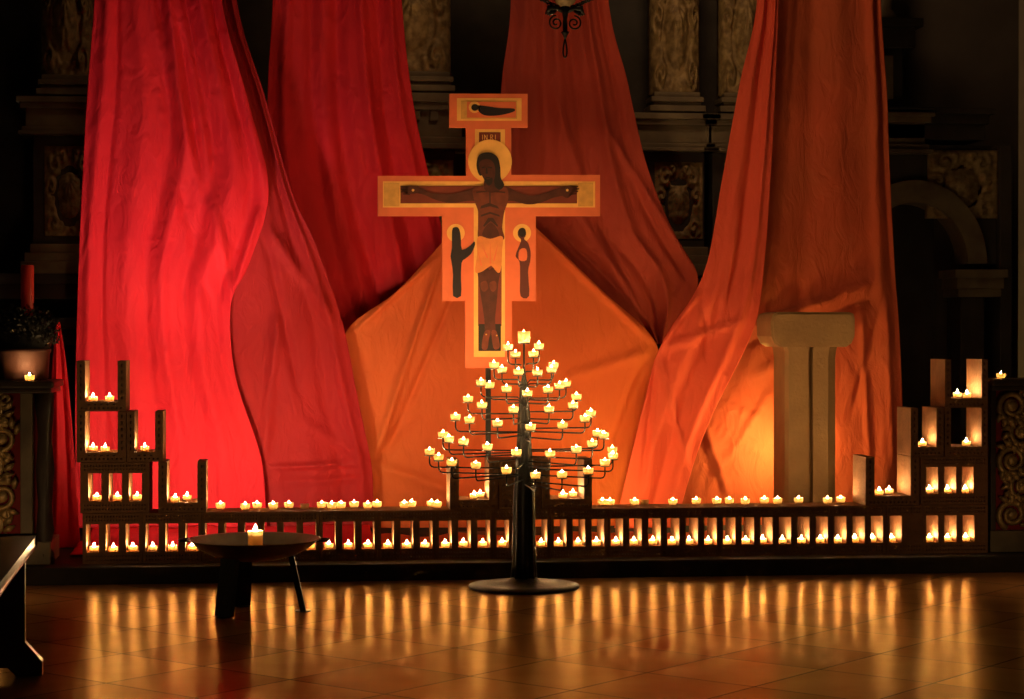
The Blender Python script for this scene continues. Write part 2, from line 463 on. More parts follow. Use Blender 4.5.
CUP = candle_proto(.0245, .019, .028, .007, .028, .0062)
TEA = candle_proto(.0225, .020, .023, .007, .030, .0070)
BIG = candle_proto(.030, .028, .054, .022, .034, .009)
PIL = candle_proto(.033, .032, .112, .092, .045, .0105, .0012)


def candle(pr, loc, label, group, lit=True, name='tealight', cat='candle'):
    o = bpy.data.objects.new(name, pr['cup']); COL.objects.link(o); o.location = loc
    o.rotation_euler = (0, 0, random.uniform(0, 6.28))
    tag(o, label, cat, group)
    for nm in ('wax', 'wick') + (('flame',) if lit else ()):
        c = bpy.data.objects.new(nm, pr[nm]); COL.objects.link(c); c.parent = o
        if nm == 'flame': c.location = (0, 0, pr['fz'])
    return o


zwin = STEP + WZ0 + .0005
pos3 = ['left', 'middle', 'right']
for i in range(43):
    g, k = divmod(i, 3)
    x = X0 + i * Pw + random.uniform(-.004, .006)
    lab = f'lit tealight in the {pos3[k]} window of the {ORD[g]} bottom brick from the left' if i < 42 else 'lit tealight in the single window of the half blank bottom brick'
    candle(TEA, (x, random.uniform(.035, .075), zwin), lab, 'tealights in the bottom course windows')
for k in range(3):
    candle(TEA, (xR + (k + .5) * Pw + .003, .05, zwin), f'lit tealight in the {pos3[k]} window of the bottom course under the right stack', 'tealights in the bottom course windows')
for k, px in enumerate((94.5, 115, 135)):
    candle(TEA, (XW(px) + .004, .07, zwin + LAY), f'lit tealight in the {pos3[k]} window of the left stack, second course', 'tealights in the left stack')
for k, px in enumerate((932.2, 950.3, 968)):
    candle(TEA, (XW(px) + .003, .05, zwin + LAY), f'lit tealight in the {pos3[k]} window of the right stack, second course', 'tealights in the right stack')


def in_u(px, layer, y, lab, grp, lit=True):
    p = at(px, 400, y); candle(TEA, (p.x, y, LZ(layer) + .0485), lab, grp, lit)


g = 'tealights in the left stack'
in_u(93, 3, .08, 'left of two lit tealights in the topmost brick of left stack', g)
in_u(109.5, 3, .11, 'right of two lit tealights in the topmost brick of left stack', g)
in_u(93, 2, .13, 'left of two lit tealights in third course of left stack', g)
in_u(105, 2, .07, 'right of two lit tealights in third course of left stack', g)
in_u(144.5, 2, .09, 'lone lit tealight in the narrow U-shaped brick of left stack', g)
in_u(175, 1, .07, 'left of two lit tealights in the U brick at foot of left stack', g)
in_u(187, 1, .15, 'right of two lit tealights in the U brick at foot of left stack', g)
g = 'tealights in the right stack'
in_u(957.5, 3, .16, 'left of two lit tealights in the topmost brick of right stack', g)
in_u(967, 3, .07, 'right of two lit tealights in the topmost brick of right stack', g)
in_u(966.5, 2, .09, 'lit tealight in the outer brick of third course, right stack', g)
in_u(922.5, 2, .07, 'lit tealight in the narrow brick of the right stack', g)
in_u(879.5, 1, .08, 'left of two lit tealights in the U brick at foot of right stack', g)
in_u(889.5, 1, .14, 'right of two lit tealights in the U brick at foot of right stack', g)
g = 'tealights in the bricks behind the candle tree'
in_u(474, 1, .07, 'left of two lit tealights in U brick left of candle tree trunk', g)
in_u(480, 1, .15, 'right of two lit tealights in U brick left of candle tree trunk', g)
in_u(563, 1, .07, 'left of two lit tealights in U brick right of candle tree trunk', g)
in_u(573, 1, .14, 'right of two lit tealights in U brick right of candle tree trunk', g)

# row of glasses along the top of the low wall: (px, py of the cup's middle, lit)
top = [(220.3, 502, 1), (245, 504.5, 1), (257, 502.4, 1), (273, 503.9, 1), (288.7, 502.5, 1), (304.6, 504, 0), (321.5, 502.7, 1), (331.5, 504.4, 1),
       (341, 503.6, 1), (354, 502, 1), (367.5, 504.5, 1), (377, 502.5, 1), (404, 504, 1), (411.5, 502, 1), (431.5, 501.5, 1), (437, 504.3, 1),
       (602.5, 498.8, 1), (610, 501, 1), (634.7, 500.8, 1), (644.5, 499.5, 0), (673, 500.3, 1), (696.5, 498, 1), (717, 499, 1), (729.5, 497, 1),
       (745.5, 499, 1), (764.5, 496, 1), (777.8, 498, 1), (798.8, 495.8, 1), (827.8, 497.4, 1), (841, 495.5, 1)]
for i, (px, py, lit) in enumerate(top):
    cy0 = HORIZON + (EYE - (LZ(0) + BH + .012)) / (at(px, 500, 0.1) - Vector((CX, CY, EYE))).to_2d().length * FPX
    y = min(.205, max(.03, .10 + (cy0 - py) * .026))
    p = at(px, py, y)
    n = i if i < 16 else i - 16
    side = 'left' if i < 16 else 'right'
    lab = f'{"lit" if lit else "unlit"} tealight on the wall top, {ORD[n]} from the left of those {side} of the tree'
    candle(CUP if lit else TEA, (p.x, y, LZ(0) + BH + .0005), lab, 'tealights along the top of the low wall', bool(lit))

# ------------------------------------------------------------ candle tree
TD = 9.545
tc = P(524, 586, TD); TX, TY = tc.x, tc.y
tree = tag(empty('candle_tree', (TX, TY, 0)), 'tall black iron candle tree with tiers of arms holding glowing glass cups', 'candle stand')
zt = lambda py: EYE - (py - HORIZON) / FPX * TD
bm = bmesh.new(); lathe(bm, [(0, FZ), (.262, FZ), (.265, FZ + .006), (.262, FZ + .014), (.20, FZ + .020), (.08, FZ + .030), (.06, FZ + .05), (0, FZ + .05)], 48)
ob('base', bm, M['iron'], tree, smooth=True)
bm = bmesh.new()
lathe(bm, [(0, FZ + .03), (.060, FZ + .03), (.052, .10), (.048, zt(500)), (.040, zt(478)), (.037, zt(455)), (.030, zt(438)), (.028, zt(415)), (.021, zt(402)), (.019, zt(386)), (.011, zt(378)), (.0045, zt(366)), (.0045, zt(344)), (0, zt(344))], 48,
      mod=lambda t, z: 1 + (0.10 if z < zt(380) else 0) * math.cos(8 * t))
ob('trunk', bm, M['iron'], tree, smooth=True)
bm = bmesh.new(); lathe(bm, [(0, zt(344)), (.026, zt(344)), (.030, zt(344) + .004), (.026, zt(344) + .006), (0, zt(344) + .006)], 20); ob('top_plate', bm, M['iron'], tree)
candle(BIG, (TX, TY, zt(344) + .0065), 'large white candle crowning the candle tree', 'candle cups on the candle tree', name='candle_cup')
# tier: (level of arms, [(px, py of cup, front?)])
T = [
    (366, [(508, 347, 0), (515.5, 354.5, 1), (533.5, 354, 1), (539, 346, 0)]),
    (384.5, [(494, 365, 0), (502, 369.5, 0), (518.5, 372, 1), (537.5, 372.5, 1), (551.5, 369.5, 1), (553.5, 365.5, 0)]),
    (403, [(481, 382.5, 0), (489.5, 385, 0), (506.5, 389, 1), (527.3, 393.5, 1), (548, 389.5, 1), (559.5, 386, 1), (566, 383.5, 0)]),
    (421, [(468, 399, 0), (482, 405, 1), (513.5, 409.7, 1), (549, 409.2, 1), (573, 405.3, 1), (576.5, 396.8, 0)]),
    (439, [(455.5, 417, 0), (469.5, 419.8, 1), (497.5, 423.5, 1), (530.5, 427.5, 1), (562.5, 425.3, 1), (585, 418.5, 1), (591, 413.3, 0)]),
    (456, [(443, 434.6, 0), (449, 439, 1), (463.5, 442, 1), (487.3, 447, 1), (516.5, 452.7, 1), (550, 454, 1), (576.3, 449.5, 1), (592.3, 443.6, 1), (597.5, 433.2, 0), (604, 435.2, 0)]),
    (477, [(429.5, 452, 0), (438.6, 457.3, 0), (451.8, 463, 1), (475.8, 465.4, 1), (506.5, 470.6, 1), (535.5, 475.5, 1), (562, 474.8, 1), (588.3, 471, 1), (605, 462.8, 1), (613, 456, 1), (612.3, 449.8, 0)]),
]
for ti, (lev, cs) in enumerate(T):
    Rm = max(abs(c[0] - 524) for c in cs) / FPX * TD * 1.04
    ordered = sorted(range(len(cs)), key=lambda i: cs[i][0])
    for rank, i in enumerate(ordered):
        px, py, fr = cs[i]
        # lateral offset and depth offset from the trunk, in camera frame
        lat0 = (px - 524) / FPX * TD
        dep = -math.sqrt(max(Rm * Rm - lat0 * lat0, 0.0)) * (0.95 if fr else -0.6)
        p = P(px, py + 3.2, TD + dep)           # foot of the cup
        up = 0.054 if ti > 0 else 0.068
        if ti >= 5: up = 0.058
        zl = p.z - up
        dx, dy = p.x - TX, p.y - TY; L = math.hypot(dx, dy); ux, uy = dx / L, dy / L
        pts = [(ux * .012, uy * .012, zl - .02 if ti else zl - .004), (ux * min(.03, L * .3), uy * min(.03, L * .3), zl)]
        k = .022
        pts.append((dx - ux * k, dy - uy * k, zl))
        for s in (.33, .66, 1.0):
            a_ = s * math.pi / 2
            pts.append((dx - ux * k + ux * k * math.sin(a_), dy - uy * k + uy * k * math.sin(a_), zl + k * (1 - math.cos(a_))))
        pts.append((dx, dy, p.z - .003))
        bm = bmesh.new(); tube(bm, pts, .0036, 8); arm = ob('arm', bm, M['iron'], tree, smooth=True)
        bm = bmesh.new(); lathe(bm, [(0, p.z - .004), (.020, p.z - .004), (.027, p.z - .001), (.027, p.z), (0, p.z)], 20, (dx, dy, 0)); ob('drip_plate', bm, M['iron'], arm)
        tn = ['topmost', 'second', 'third', 'fourth', 'fifth', 'sixth', 'lowest'][ti]
        candle(CUP, (p.x, p.y, p.z + .0005), f'glowing glass candle cup, {ORD[rank]} from the left on the {tn} tier of the candle tree', 'candle cups on the candle tree', name='candle_cup')

# ------------------------------------------------------------ fire bowl
fb = P(254, 612, 8.72); FX, FY = fb.x, fb.y
bowl = tag(empty('fire_bowl', (FX, FY, FZ)), 'shallow dark steel fire bowl on three flat legs in front of the wall', 'fire bowl')
BS = 1.026; bowl.scale = (BS, BS, BS)
zr = (EYE - (540 - HORIZON) / FPX * 8.72 - FZ) / BS
bm = bmesh.new()
pro = [(0, zr - .088), (.10, zr - .083), (.18, zr - .062), (.235, zr - .032), (.268, zr - .004), (.283, zr + .002), (.283, zr + .006), (.266, zr + .003), (.232, zr - .026), (.178, zr - .056), (.10, zr - .077), (0, zr - .082)]
lathe(bm, pro, 56); ob('bowl', bm, M['steel'], bowl, smooth=True)
fwd = Vector((math.sin(YAW), math.cos(YAW), 0)); rgt = Vector((math.cos(YAW), -math.sin(YAW), 0))
for (lx, ld, w_) in ((.205, .02, .05), (-.105, -.16, .085), (-.075, .17, .07)):
    d = (rgt * lx + fwd * ld); dn = d.normalized(); tn = Vector((-dn.y, dn.x, 0))
    topc = dn * .155 + Vector((0, 0, zr - .068)); botc = dn * d.length
    bm = bmesh.new(); vs = []
    for c in (botc, topc):
        for sx, sy in ((-1, -1), (1, -1), (1, 1), (-1, 1)):
            vs.append(bm.verts.new(c + tn * (w_ / 2) * sx + dn * .012 * sy + (Vector((0, 0, .004)) if c is botc else Vector())))
    for f in ((0, 1, 2, 3), (7, 6, 5, 4), (0, 4, 5, 1), (1, 5, 6, 2), (2, 6, 7, 3), (3, 7, 4, 0)): bm.faces.new([vs[i] for i in f])
    leg = ob('leg', bm, M['iron'], bowl)
    bm = bmesh.new(); lathe(bm, [(0, 0), (.034, 0), (.034, .004), (0, .004)], 16, (botc.x, botc.y, 0)); ob('foot_plate', bm, M['iron'], leg)
for s in (-1, 1):
    c = rgt * .285 * s
    bm = bmesh.new(); a = c + Vector((0, 0, zr))
    tube(bm, [a - rgt * s * .015 + fwd * .035, a + rgt * s * .018 + fwd * .035, a + rgt * s * .03 + fwd * .02, a + rgt * s * .03 - fwd * .02, a + rgt * s * .018 - fwd * .035, a - rgt * s * .015 - fwd * .035], .006, 8)
    ob('handle', bm, M['iron'], bowl, smooth=True)
bm = bmesh.new(); lathe(bm, [(0, 0), (.062, 0), (.072, .004), (.072, .006), (0, .006)], 28)
sau = ob('candle_plate', bm, M['steel'], None, (FX + .005, FY, FZ + (zr - .0765) * BS), smooth=True)
tag(sau, 'small round metal plate under the candle in the fire bowl', 'plate')
candle(PIL, (FX + .005, FY, FZ + (zr - .0765) * BS + .0065), 'short thick white candle burning in the middle of the fire bowl', None, name='pillar_candle')

# ------------------------------------------------------------ hanging cloths
def curve(pts, t):
    n = len(pts) - 1; s = min(max(t * n, 0), n - 1e-6); i = int(s); f = s - i
    p = [Vector(pts[min(max(i + k, 0), n)]) for k in (-1, 0, 1, 2)]
    return 0.5 * ((2 * p[1]) + (-p[0] + p[2]) * f + (2 * p[0] - 5 * p[1] + 4 * p[2] - p[3]) * f * f + (-p[0] + 3 * p[1] - 3 * p[2] + p[3]) * f ** 3)


def drape(name, Lp, Rp, Y, m, folds, parent=None, nu=150, nv=110, wr=0.006, seed=0, ridges=(), bow=0.0, narrow=1.0):
    """a cloth between two outlines; folds (u, width, depth, depth at foot), ridges are creases running along given lines"""
    bm = bmesh.new(); G = []
    for j in range(nv + 1):
        t = j / nv; a = curve(Lp, t); b = curve(Rp, t)
        A = at(a.x, a.y, Y); B = at(b.x, b.y, Y); r = []
        for i in range(nu + 1):
            u = i / nu
            q = A.lerp(B, u)
            d = 0
            for (fu, fw, da, db) in folds:
                uu = (u - fu - .012 * math.sin(t * 5 + fu * 17)) / fw
                d += (da * (1 - t) + db * t) * math.exp(-uu * uu)
            for (ax, ay, bx, by, wd, dp) in ridges:      # photo-plane crease lines
                pa = at(ax, ay, Y); pb = at(bx, by, Y); ex = pb.x - pa.x; ez = pb.z - pa.z; ll = ex * ex + ez * ez
                s = ((q.x - pa.x) * ex + (q.z - pa.z) * ez) / ll; sc = min(max(s, 0), 1)
                dd = math.hypot(q.x - pa.x - ex * sc, q.z - pa.z - ez * sc)
                d += dp * math.exp(-(dd / wd) ** 2) * min(1.0, .12 + 4.5 * min(sc, 1 - sc))
            d += bow * math.sin(math.pi * u)
            d += wr * noise.noise(Vector((q.x * 3.5 + seed, q.z * 1.6, seed))) * 2
            d += wr * .5 * noise.noise(Vector((q.x * 11 + seed, q.z * 5, seed + 3)))
            q.y -= d
            r.append(bm.verts.new(q))
        G.append(r)
    for j in range(nv):
        for i in range(nu):
            bm.faces.new((G[j][i], G[j + 1][i], G[j + 1][i + 1], G[j][i + 1]))
    bmesh.ops.recalc_face_normals(bm, faces=bm.faces)
    o = ob(name, bm, m, parent, smooth=True)
    sm = o.modifiers.new('thick', 'SOLIDIFY'); sm.thickness = 0.003; sm.offset = 0
    return o


c = drape('hanging_cloth', [(102, -160), (95, 0), (86, 120), (79, 260), (75, 400), (76, 528)],
          [(205, -160), (222, 0), (248, 100), (269, 190), (250, 262), (231, 305), (235, 374), (256, 440), (263, 470), (267, 528)], 1.45, M['red'],
          [(.08, .035, .03, .02), (.16, .02, -.02, -.01), (.30, .06, .03, .015), (.45, .04, -.045, -.01), (.55, .035, .04, .01), (.68, .04, -.045, .0), (.80, .05, .05, .01), (.92, .03, -.035, .0)],
          seed=1, ridges=[(222, 0, 270, 210, .05, .05), (150, 0, 222, 260, .035, .035), (178, 20, 205, 200, .03, -.04), (195, 100, 262, 460, .03, .03), (170, 150, 215, 330, .03, -.02), (263, 200, 232, 300, .02, .03)])
tag(c, 'bright red cloth hanging at far left, flaring behind the left brick stack', 'cloth', 'cloths hung behind the cross')
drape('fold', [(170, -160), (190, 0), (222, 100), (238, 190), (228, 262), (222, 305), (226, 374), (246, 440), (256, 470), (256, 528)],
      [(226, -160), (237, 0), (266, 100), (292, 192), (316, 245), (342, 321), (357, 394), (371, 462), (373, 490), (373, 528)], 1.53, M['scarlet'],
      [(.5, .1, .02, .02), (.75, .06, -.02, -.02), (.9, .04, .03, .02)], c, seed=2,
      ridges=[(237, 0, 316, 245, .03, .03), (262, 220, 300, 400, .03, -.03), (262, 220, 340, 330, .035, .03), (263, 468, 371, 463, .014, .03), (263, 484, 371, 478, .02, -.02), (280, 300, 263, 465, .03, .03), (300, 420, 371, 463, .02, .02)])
c['label'] = 'bright red cloth hanging at far left, flaring behind the left brick stack'
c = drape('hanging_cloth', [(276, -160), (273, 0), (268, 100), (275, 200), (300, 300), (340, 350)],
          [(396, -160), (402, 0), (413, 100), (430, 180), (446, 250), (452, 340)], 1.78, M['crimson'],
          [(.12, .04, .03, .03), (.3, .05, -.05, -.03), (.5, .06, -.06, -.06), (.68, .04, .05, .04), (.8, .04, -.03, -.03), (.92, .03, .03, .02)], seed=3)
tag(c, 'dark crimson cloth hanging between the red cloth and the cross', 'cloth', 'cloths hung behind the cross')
c = drape('hanging_cloth', [(449, 235), (398, 290), (345, 334), (355, 394), (370, 466), (371, 528)],
          [(536, 228), (600, 289), (658, 348), (645, 420), (628, 480), (616, 528)], 1.62, M['orange'],
          [(.5, .2, .02, .02)], seed=4,
          ridges=[(440, 262, 374, 460, .02, .045), (455, 290, 385, 460, .02, -.03), (470, 240, 400, 400, .05, .02), (537, 232, 655, 345, .02, .03), (371, 464, 480, 500, .03, .03), (371, 464, 371, 520, .02, .03), (655, 350, 560, 380, .03, .02),
                  (655, 350, 600, 480, .04, -.03), (655, 350, 630, 480, .03, .03), (440, 255, 350, 335, .02, .025), (520, 380, 450, 500, .05, -.03), (371, 464, 430, 400, .03, -.02)])
tag(c, 'wide orange cloth spread like a tent behind the candle tree', 'cloth', 'cloths hung behind the cross')
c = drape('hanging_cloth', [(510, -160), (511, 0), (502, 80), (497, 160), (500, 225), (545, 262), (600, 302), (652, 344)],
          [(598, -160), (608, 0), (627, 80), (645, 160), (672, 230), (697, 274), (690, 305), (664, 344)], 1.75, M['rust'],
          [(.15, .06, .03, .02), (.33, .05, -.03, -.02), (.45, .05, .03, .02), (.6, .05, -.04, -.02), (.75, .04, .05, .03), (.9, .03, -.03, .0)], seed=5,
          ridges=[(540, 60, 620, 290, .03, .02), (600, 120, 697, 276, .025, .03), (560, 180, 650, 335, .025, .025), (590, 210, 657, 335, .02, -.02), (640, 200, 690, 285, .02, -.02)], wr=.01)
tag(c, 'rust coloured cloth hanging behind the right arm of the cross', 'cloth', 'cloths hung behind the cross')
c = drape('hanging_cloth', [(778, -160), (776, 0), (768, 100), (758, 200), (748, 300), (738, 352), (708, 412), (686, 470), (672, 528)],
          [(876, -160), (880, 0), (887, 100), (891, 190), (895, 262), (900, 340), (903, 400), (904, 460), (904, 528)], 1.58, M['russet'],
          [(.12, .05, .03, .0), (.35, .08, -.03, .0), (.6, .1, .02, .0), (.9, .04, .03, .02), (.97, .02, -.02, .0)], seed=6,
          ridges=[(742, 330, 885, 278, .018, .05), (742, 345, 885, 295, .02, -.03), (745, 380, 890, 310, .04, .02), (780, 380, 700, 500, .03, .02), (860, 300, 870, 480, .02, .02), (885, 290, 850, 420, .02, -.02), (885, 290, 893, 480, .02, .02),
                  (700, 420, 765, 455, .012, .02), (705, 455, 765, 440, .012, -.015), (710, 400, 765, 420, .012, .015), (700, 415, 730, 500, .02, .03)], wr=.010)
tag(c, 'brownish orange cloth hanging at far right behind the stone pedestal', 'cloth', 'cloths hung behind the cross')
drape('fold', [(764, -160), (757, 0), (740, 80), (722, 180), (703, 275), (662, 342), (645, 400), (630, 460), (614, 528)],
      [(779, -160), (778, 0), (775, 80), (770, 180), (764, 265), (753, 330), (714, 412), (695, 460), (676, 528)], 1.42, M['coral'],
      [(.3, .1, .02, .02), (.55, .08, -.02, -.02), (.8, .06, .025, .02)], c, seed=7, nu=90,
      ridges=[(658, 350, 700, 290, .02, .03), (658, 350, 745, 320, .02, .03), (658, 352, 690, 480, .02, .025), (658, 352, 640, 500, .02, -.02), (700, 285, 710, 370, .02, -.02), (740, 200, 720, 330, .02, .02)], wr=.010)
c = drape('hanging_cloth', [(56, 322), (52, 370), (50, 440), (48, 500), (44, 548)], [(60, 322), (67, 370), (73, 440), (77, 500), (80, 548)], .75, M['red'],
          [(.3, .12, .01, .02), (.65, .12, -.01, -.02)], seed=8, nu=40, nv=60)
tag(c, 'narrow strip of red cloth between the left altar rail and brick stack', 'cloth')

# ------------------------------------------------------------ painted cross
YC = 0.95
cr = tag(empty('painted_cross', at(487, 500, YC) * Vector((1, 1, 0)) if False else (at(488, 400, YC).x, YC, STEP)), 'tall icon cross painted with a crucified figure, standing before the cloths', 'cross')
O = Vector(cr.location)


def cp(px, py):
    p = at(px, py, YC - .03) - O
    return (p.x, p.z)


def layer(name, pts, m, k, parent=cr, th=.0012):
    """painted area: a low raised layer on the cross face; k is its coat number"""
    bm = bmesh.new(); prism(bm, [cp(*p) for p in pts], -.03 - k * .0011, -.03 - k * .0011 + th)
    return ob(name, bm, m, parent)


def rect(x0, y0, x1, y1): return [(x0, y0), (x1, y0), (x1, y1), (x0, y1)]


def ell(cx, cy, rx, ry, n=28, a0=0): return [(cx + rx * math.cos(a0 + 2 * math.pi * i / n), cy + ry * math.sin(a0 + 2 * math.pi * i / n)) for i in range(n)]


def smooth_poly(pts, n=5):
    out = []; N = len(pts)
    for i in range(N):
        p = [Vector((*pts[(i + k) % N], 0)) for k in (-1, 0, 1, 2)]
        for s in range(n):
            f = s / n
            q = 0.5 * ((2 * p[1]) + (-p[0] + p[2]) * f + (2 * p[0] - 5 * p[1] + 4 * p[2] - p[3]) * f * f + (-p[0] + 3 * p[1] - 3 * p[2] + p[3]) * f ** 3)
            out.append((q.x, q.y))
    return out


outline = [(449.5, 94), (527.6, 94), (527.6, 127.5), (511.3, 127.5), (511.3, 175), (600, 175), (600, 216), (535.8, 216), (535.8, 301), (512, 301), (512, 368),
           (465, 368), (465, 301), (442.2, 301), (442.2, 216), (378, 216), (378, 176), (466.2, 176), (466.2, 127.5), (449.5, 127.5)]
bm = bmesh.new(); prism(bm, [cp(*p) for p in outline], -.03, 0.0); ob('board', bm, M['cross_field'], cr)
# gold fillets and dark fields
layer('gold_field', rect(457, 98.5, 521.5, 121), M['cross_gold'], 1)
layer('pale_field', rect(461, 101, 517, 119), M['cross_pale'], 2)
layer('brown_field', rect(467, 102, 516, 118), M['cross_field'], 3)
layer('gold_field', rect(475, 129.5, 505, 150), M['cross_gold'], 1)
layer('title_field', rect(479, 132.5, 500.5, 142.5), M['cross_dark'], 2)
layer('gold_field', rect(383, 181.5, 595, 207.5), M['cross_gold'], 1)
layer('pale_field', rect(384, 183, 399.5, 206.5), M['cross_pale'], 2)
layer('pale_field', rect(578, 183, 593, 206.5), M['cross_pale'], 2)
layer('gold_field', rect(473.8, 207, 505, 357), M['cross_gold'], 1)
layer('brown_field', rect(400.5, 186, 577, 203.5), M['cross_dark'], 3)
layer('brown_field', rect(478, 200, 501.5, 326), M['cross_dark'], 4)
layer('rock_field', rect(478.3, 324, 500.8, 351), M['hair'], 5)
layer('halo', ell(490, 161.5, 21.8, 21.8, 40), M['cross_gold'], 5)
layer('halo', ell(455.8, 233, 9, 9), M['cross_gold'], 2)
layer('halo', ell(522, 233, 9, 9), M['cross_gold'], 2)
# title letters
def letters(parent):
    bm = bmesh.new(); k = -.03 - 3 * .0011
    def stroke(x0, y0, x1, y1, w_=.55):
        dx, dy = x1 - x0, y1 - y0; L = math.hypot(dx, dy); nx, ny = -dy / L * w_ / 2, dx / L * w_ / 2
        prism(bm, [cp(x0 + nx, y0 + ny), cp(x1 + nx, y1 + ny), cp(x1 - nx, y1 - ny), cp(x0 - nx, y0 - ny)], k, k + .001)
    t, b = 135, 139.8
    x = 482.5; stroke(x, t, x, b)                                  # I
    x = 484.5; stroke(x, b, x, t); stroke(x, t, x + 2.6, b); stroke(x + 2.6, b, x + 2.6, t)   # N
    x = 490.5; stroke(x, b, x, t); stroke(x, t, x + 2.2, t + .3); stroke(x + 2.2, t + .3, x + 2.2, t + 2.2); stroke(x + 2.2, t + 2.2, x, t + 2.5); stroke(x + .6, t + 2.5, x + 2.6, b)  # R
    x = 495.3; stroke(x, t, x, b)                                  # I
    ob('title_letters', bm, M['cross_gold'], parent)
letters(cr)
# figure
K = 6
layer('left_arm', smooth_poly([(411, 187.5), (421, 188), (431, 193), (448, 194.5), (462, 192), (474, 188), (482, 190), (481, 200), (468, 201), (452, 203), (437, 200.5), (424, 195), (412, 192)]), M['skin'], K)
layer('right_arm', smooth_poly([(497, 189), (507, 187), (517, 192), (531, 196), (545, 193), (556, 189), (566, 186.5), (570, 189), (565, 195), (553, 198), (540, 203), (527, 204.5), (512, 201), (498, 201)]), M['skin'], K)
for s, pts in (('hand', [(403, 188), (408, 186), (414, 186), (419, 187), (419, 192), (413, 194), (406, 193), (402, 191)]), ('hand', [(560, 188), (566, 186.5), (573, 186), (577, 189), (574, 192), (568, 198), (562, 196), (560, 192)])):
    layer(s, smooth_poly(pts, 3), M['skin'], K + 1)
for fx, fy in ((401, 187), (400.5, 189.5), (401, 192), (403, 194.2)): layer('finger', [(fx, fy - .7), (fx + 7, fy - .2), (fx + 7, fy + 1.2), (fx, fy + .5)], M['skin'], K + 1)
for fx, fy in ((578, 186.6), (579, 189), (578, 191.6), (576, 194)): layer('finger', [(fx, fy - .6), (fx, fy + .6), (fx - 7, fy + 1.2), (fx - 7, fy - .2)], M['skin'], K + 1)
layer('nail_mark', ell(413, 190.4, 1.3, 1.3, 10), M['cross_gold'], K + 3)
layer('nail_mark', ell(567, 190.4, 1.3, 1.3, 10), M['cross_gold'], K + 3)
layer('torso', smooth_poly([(473, 189), (484, 186), (498, 186), (507, 189), (508, 200), (504, 213), (502, 228), (503, 240), (480, 240), (478, 226), (478, 212), (474, 200)]), M['skinlit'], K + 1)
for pts in ([(481, 206), (489, 203), (497, 206), (499, 209), (490, 206.5), (480, 209)], [(489, 192), (490.5, 192), (490.5, 205), (489.3, 205)], [(481, 215), (490, 212), (499, 215), (500, 217), (490, 214), (480.5, 217)],
            [(483, 226), (488, 218), (493, 218), (498, 226), (497, 227), (490.5, 221), (484, 227)], [(476, 192), (487, 191), (487, 192), (476, 193.3)], [(493, 191), (505, 192), (505, 193.3), (493, 192)]):
    layer('torso_shading', pts, M['skindark'], K + 2)
layer('belly', smooth_poly([(484, 229), (490.5, 223), (497, 229), (498, 237), (483, 237)], 4), M['skin'], K + 2)
layer('leg', smooth_poly([(478, 268), (489.5, 270), (490, 285), (491, 300), (491.5, 325), (490, 336), (485.5, 336), (484, 318), (481, 298), (479, 284)]), M['skin'], K + 1)
layer('leg', smooth_poly([(489.5, 270), (500, 268), (498, 284), (497, 298), (495, 318), (495.5, 334), (492, 337), (490, 325), (489, 300), (488.5, 285)]), M['skin'], K + 2)
layer('knee', smooth_poly([(480.5, 283), (486, 281), (488, 288), (484, 292), (481, 289)], 4), M['skinlit'], K + 3)
layer('knee', smooth_poly([(489.5, 283), (495, 281), (496.5, 288), (493, 292), (490, 289)], 4), M['skinlit'], K + 3)
layer('foot', smooth_poly([(485, 331), (490, 331), (488.5, 340), (487, 349), (482, 349), (482, 341)], 4), M['skinlit'], K + 3)
layer('foot', smooth_poly([(491.5, 331), (496, 331), (499, 341), (499, 348), (494, 349), (492, 341)], 4), M['skinlit'], K + 3)
layer('nail_mark', ell(486, 334.5, .8, .8, 8), M['cross_pale'], K + 5); layer('nail_mark', ell(496.5, 335.5, .8, .8, 8), M['cross_pale'], K + 5)
layer('loincloth', smooth_poly([(478, 237), (490, 239), (502, 236.5), (502, 250), (501, 268), (498, 273), (492, 266.5), (489.5, 266.5), (481, 272), (475, 271.5), (477, 255)]), M['loin'], K + 3)
for pts in ([(481, 243), (488, 258), (486.5, 258)], [(498, 243), (493, 261), (494.5, 261)], [(477, 248), (482, 266), (480.8, 266)], [(490, 240), (490.8, 264), (489.5, 264)]): layer('cloth_crease', pts, M['cross_field'], K + 4)
layer('neck', smooth_poly([(486, 178), (498, 178), (501, 189), (492, 193), (484, 189)], 4), M['skin'], K + 2)
layer('hair', smooth_poly([(476.5, 163), (479, 155.5), (486, 152.8), (493, 154), (498, 159), (500, 168), (500.5, 178), (504, 185), (500, 190), (495, 187), (493, 180), (486, 174), (480, 176), (477, 170)]), M['hair'], K + 4)
layer('face', smooth_poly([(479, 164), (483, 160), (490, 160), (494, 165), (495, 174), (493, 182), (489, 184.5), (485, 181), (481, 174)]), M['skin'], K + 5)
for pts in ([(481.5, 167.5), (485, 166.8), (485, 168), (481.5, 168.6)], [(487.5, 167), (492, 167.6), (492, 168.8), (487.5, 168)], [(485.8, 168), (487, 168), (487.6, 174), (485.4, 174)], [(485.2, 177), (490, 177.5), (490, 178.6), (485.6, 178.2)]): layer('face_feature', pts, M['hair'], K + 6)
layer('beard', smooth_poly([(484, 178), (488, 179.5), (492, 178), (492, 183), (488.5, 186), (485.5, 183)], 3), M['hair'], K + 6)
layer('mourner', smooth_poly([(452, 231), (454, 227.5), (458, 227.5), (460, 232), (461, 240), (462, 250), (470, 246), (474, 241.5), (475, 245), (471, 254), (465, 259), (461.5, 263), (461, 280), (461, 296), (453, 296), (453, 275), (451.5, 262), (450.5, 256), (452, 248)], 2), M['robe'], 3)
layer('mourner', smooth_poly([(518, 231), (521, 228), (525, 229), (526, 235), (524, 239), (528, 243), (530.5, 252), (530, 262), (528, 272), (529, 296), (520.5, 296), (520, 278), (519.5, 262), (515.5, 256), (519, 246), (521, 240), (518, 236)], 3), M['robe2'], 3)
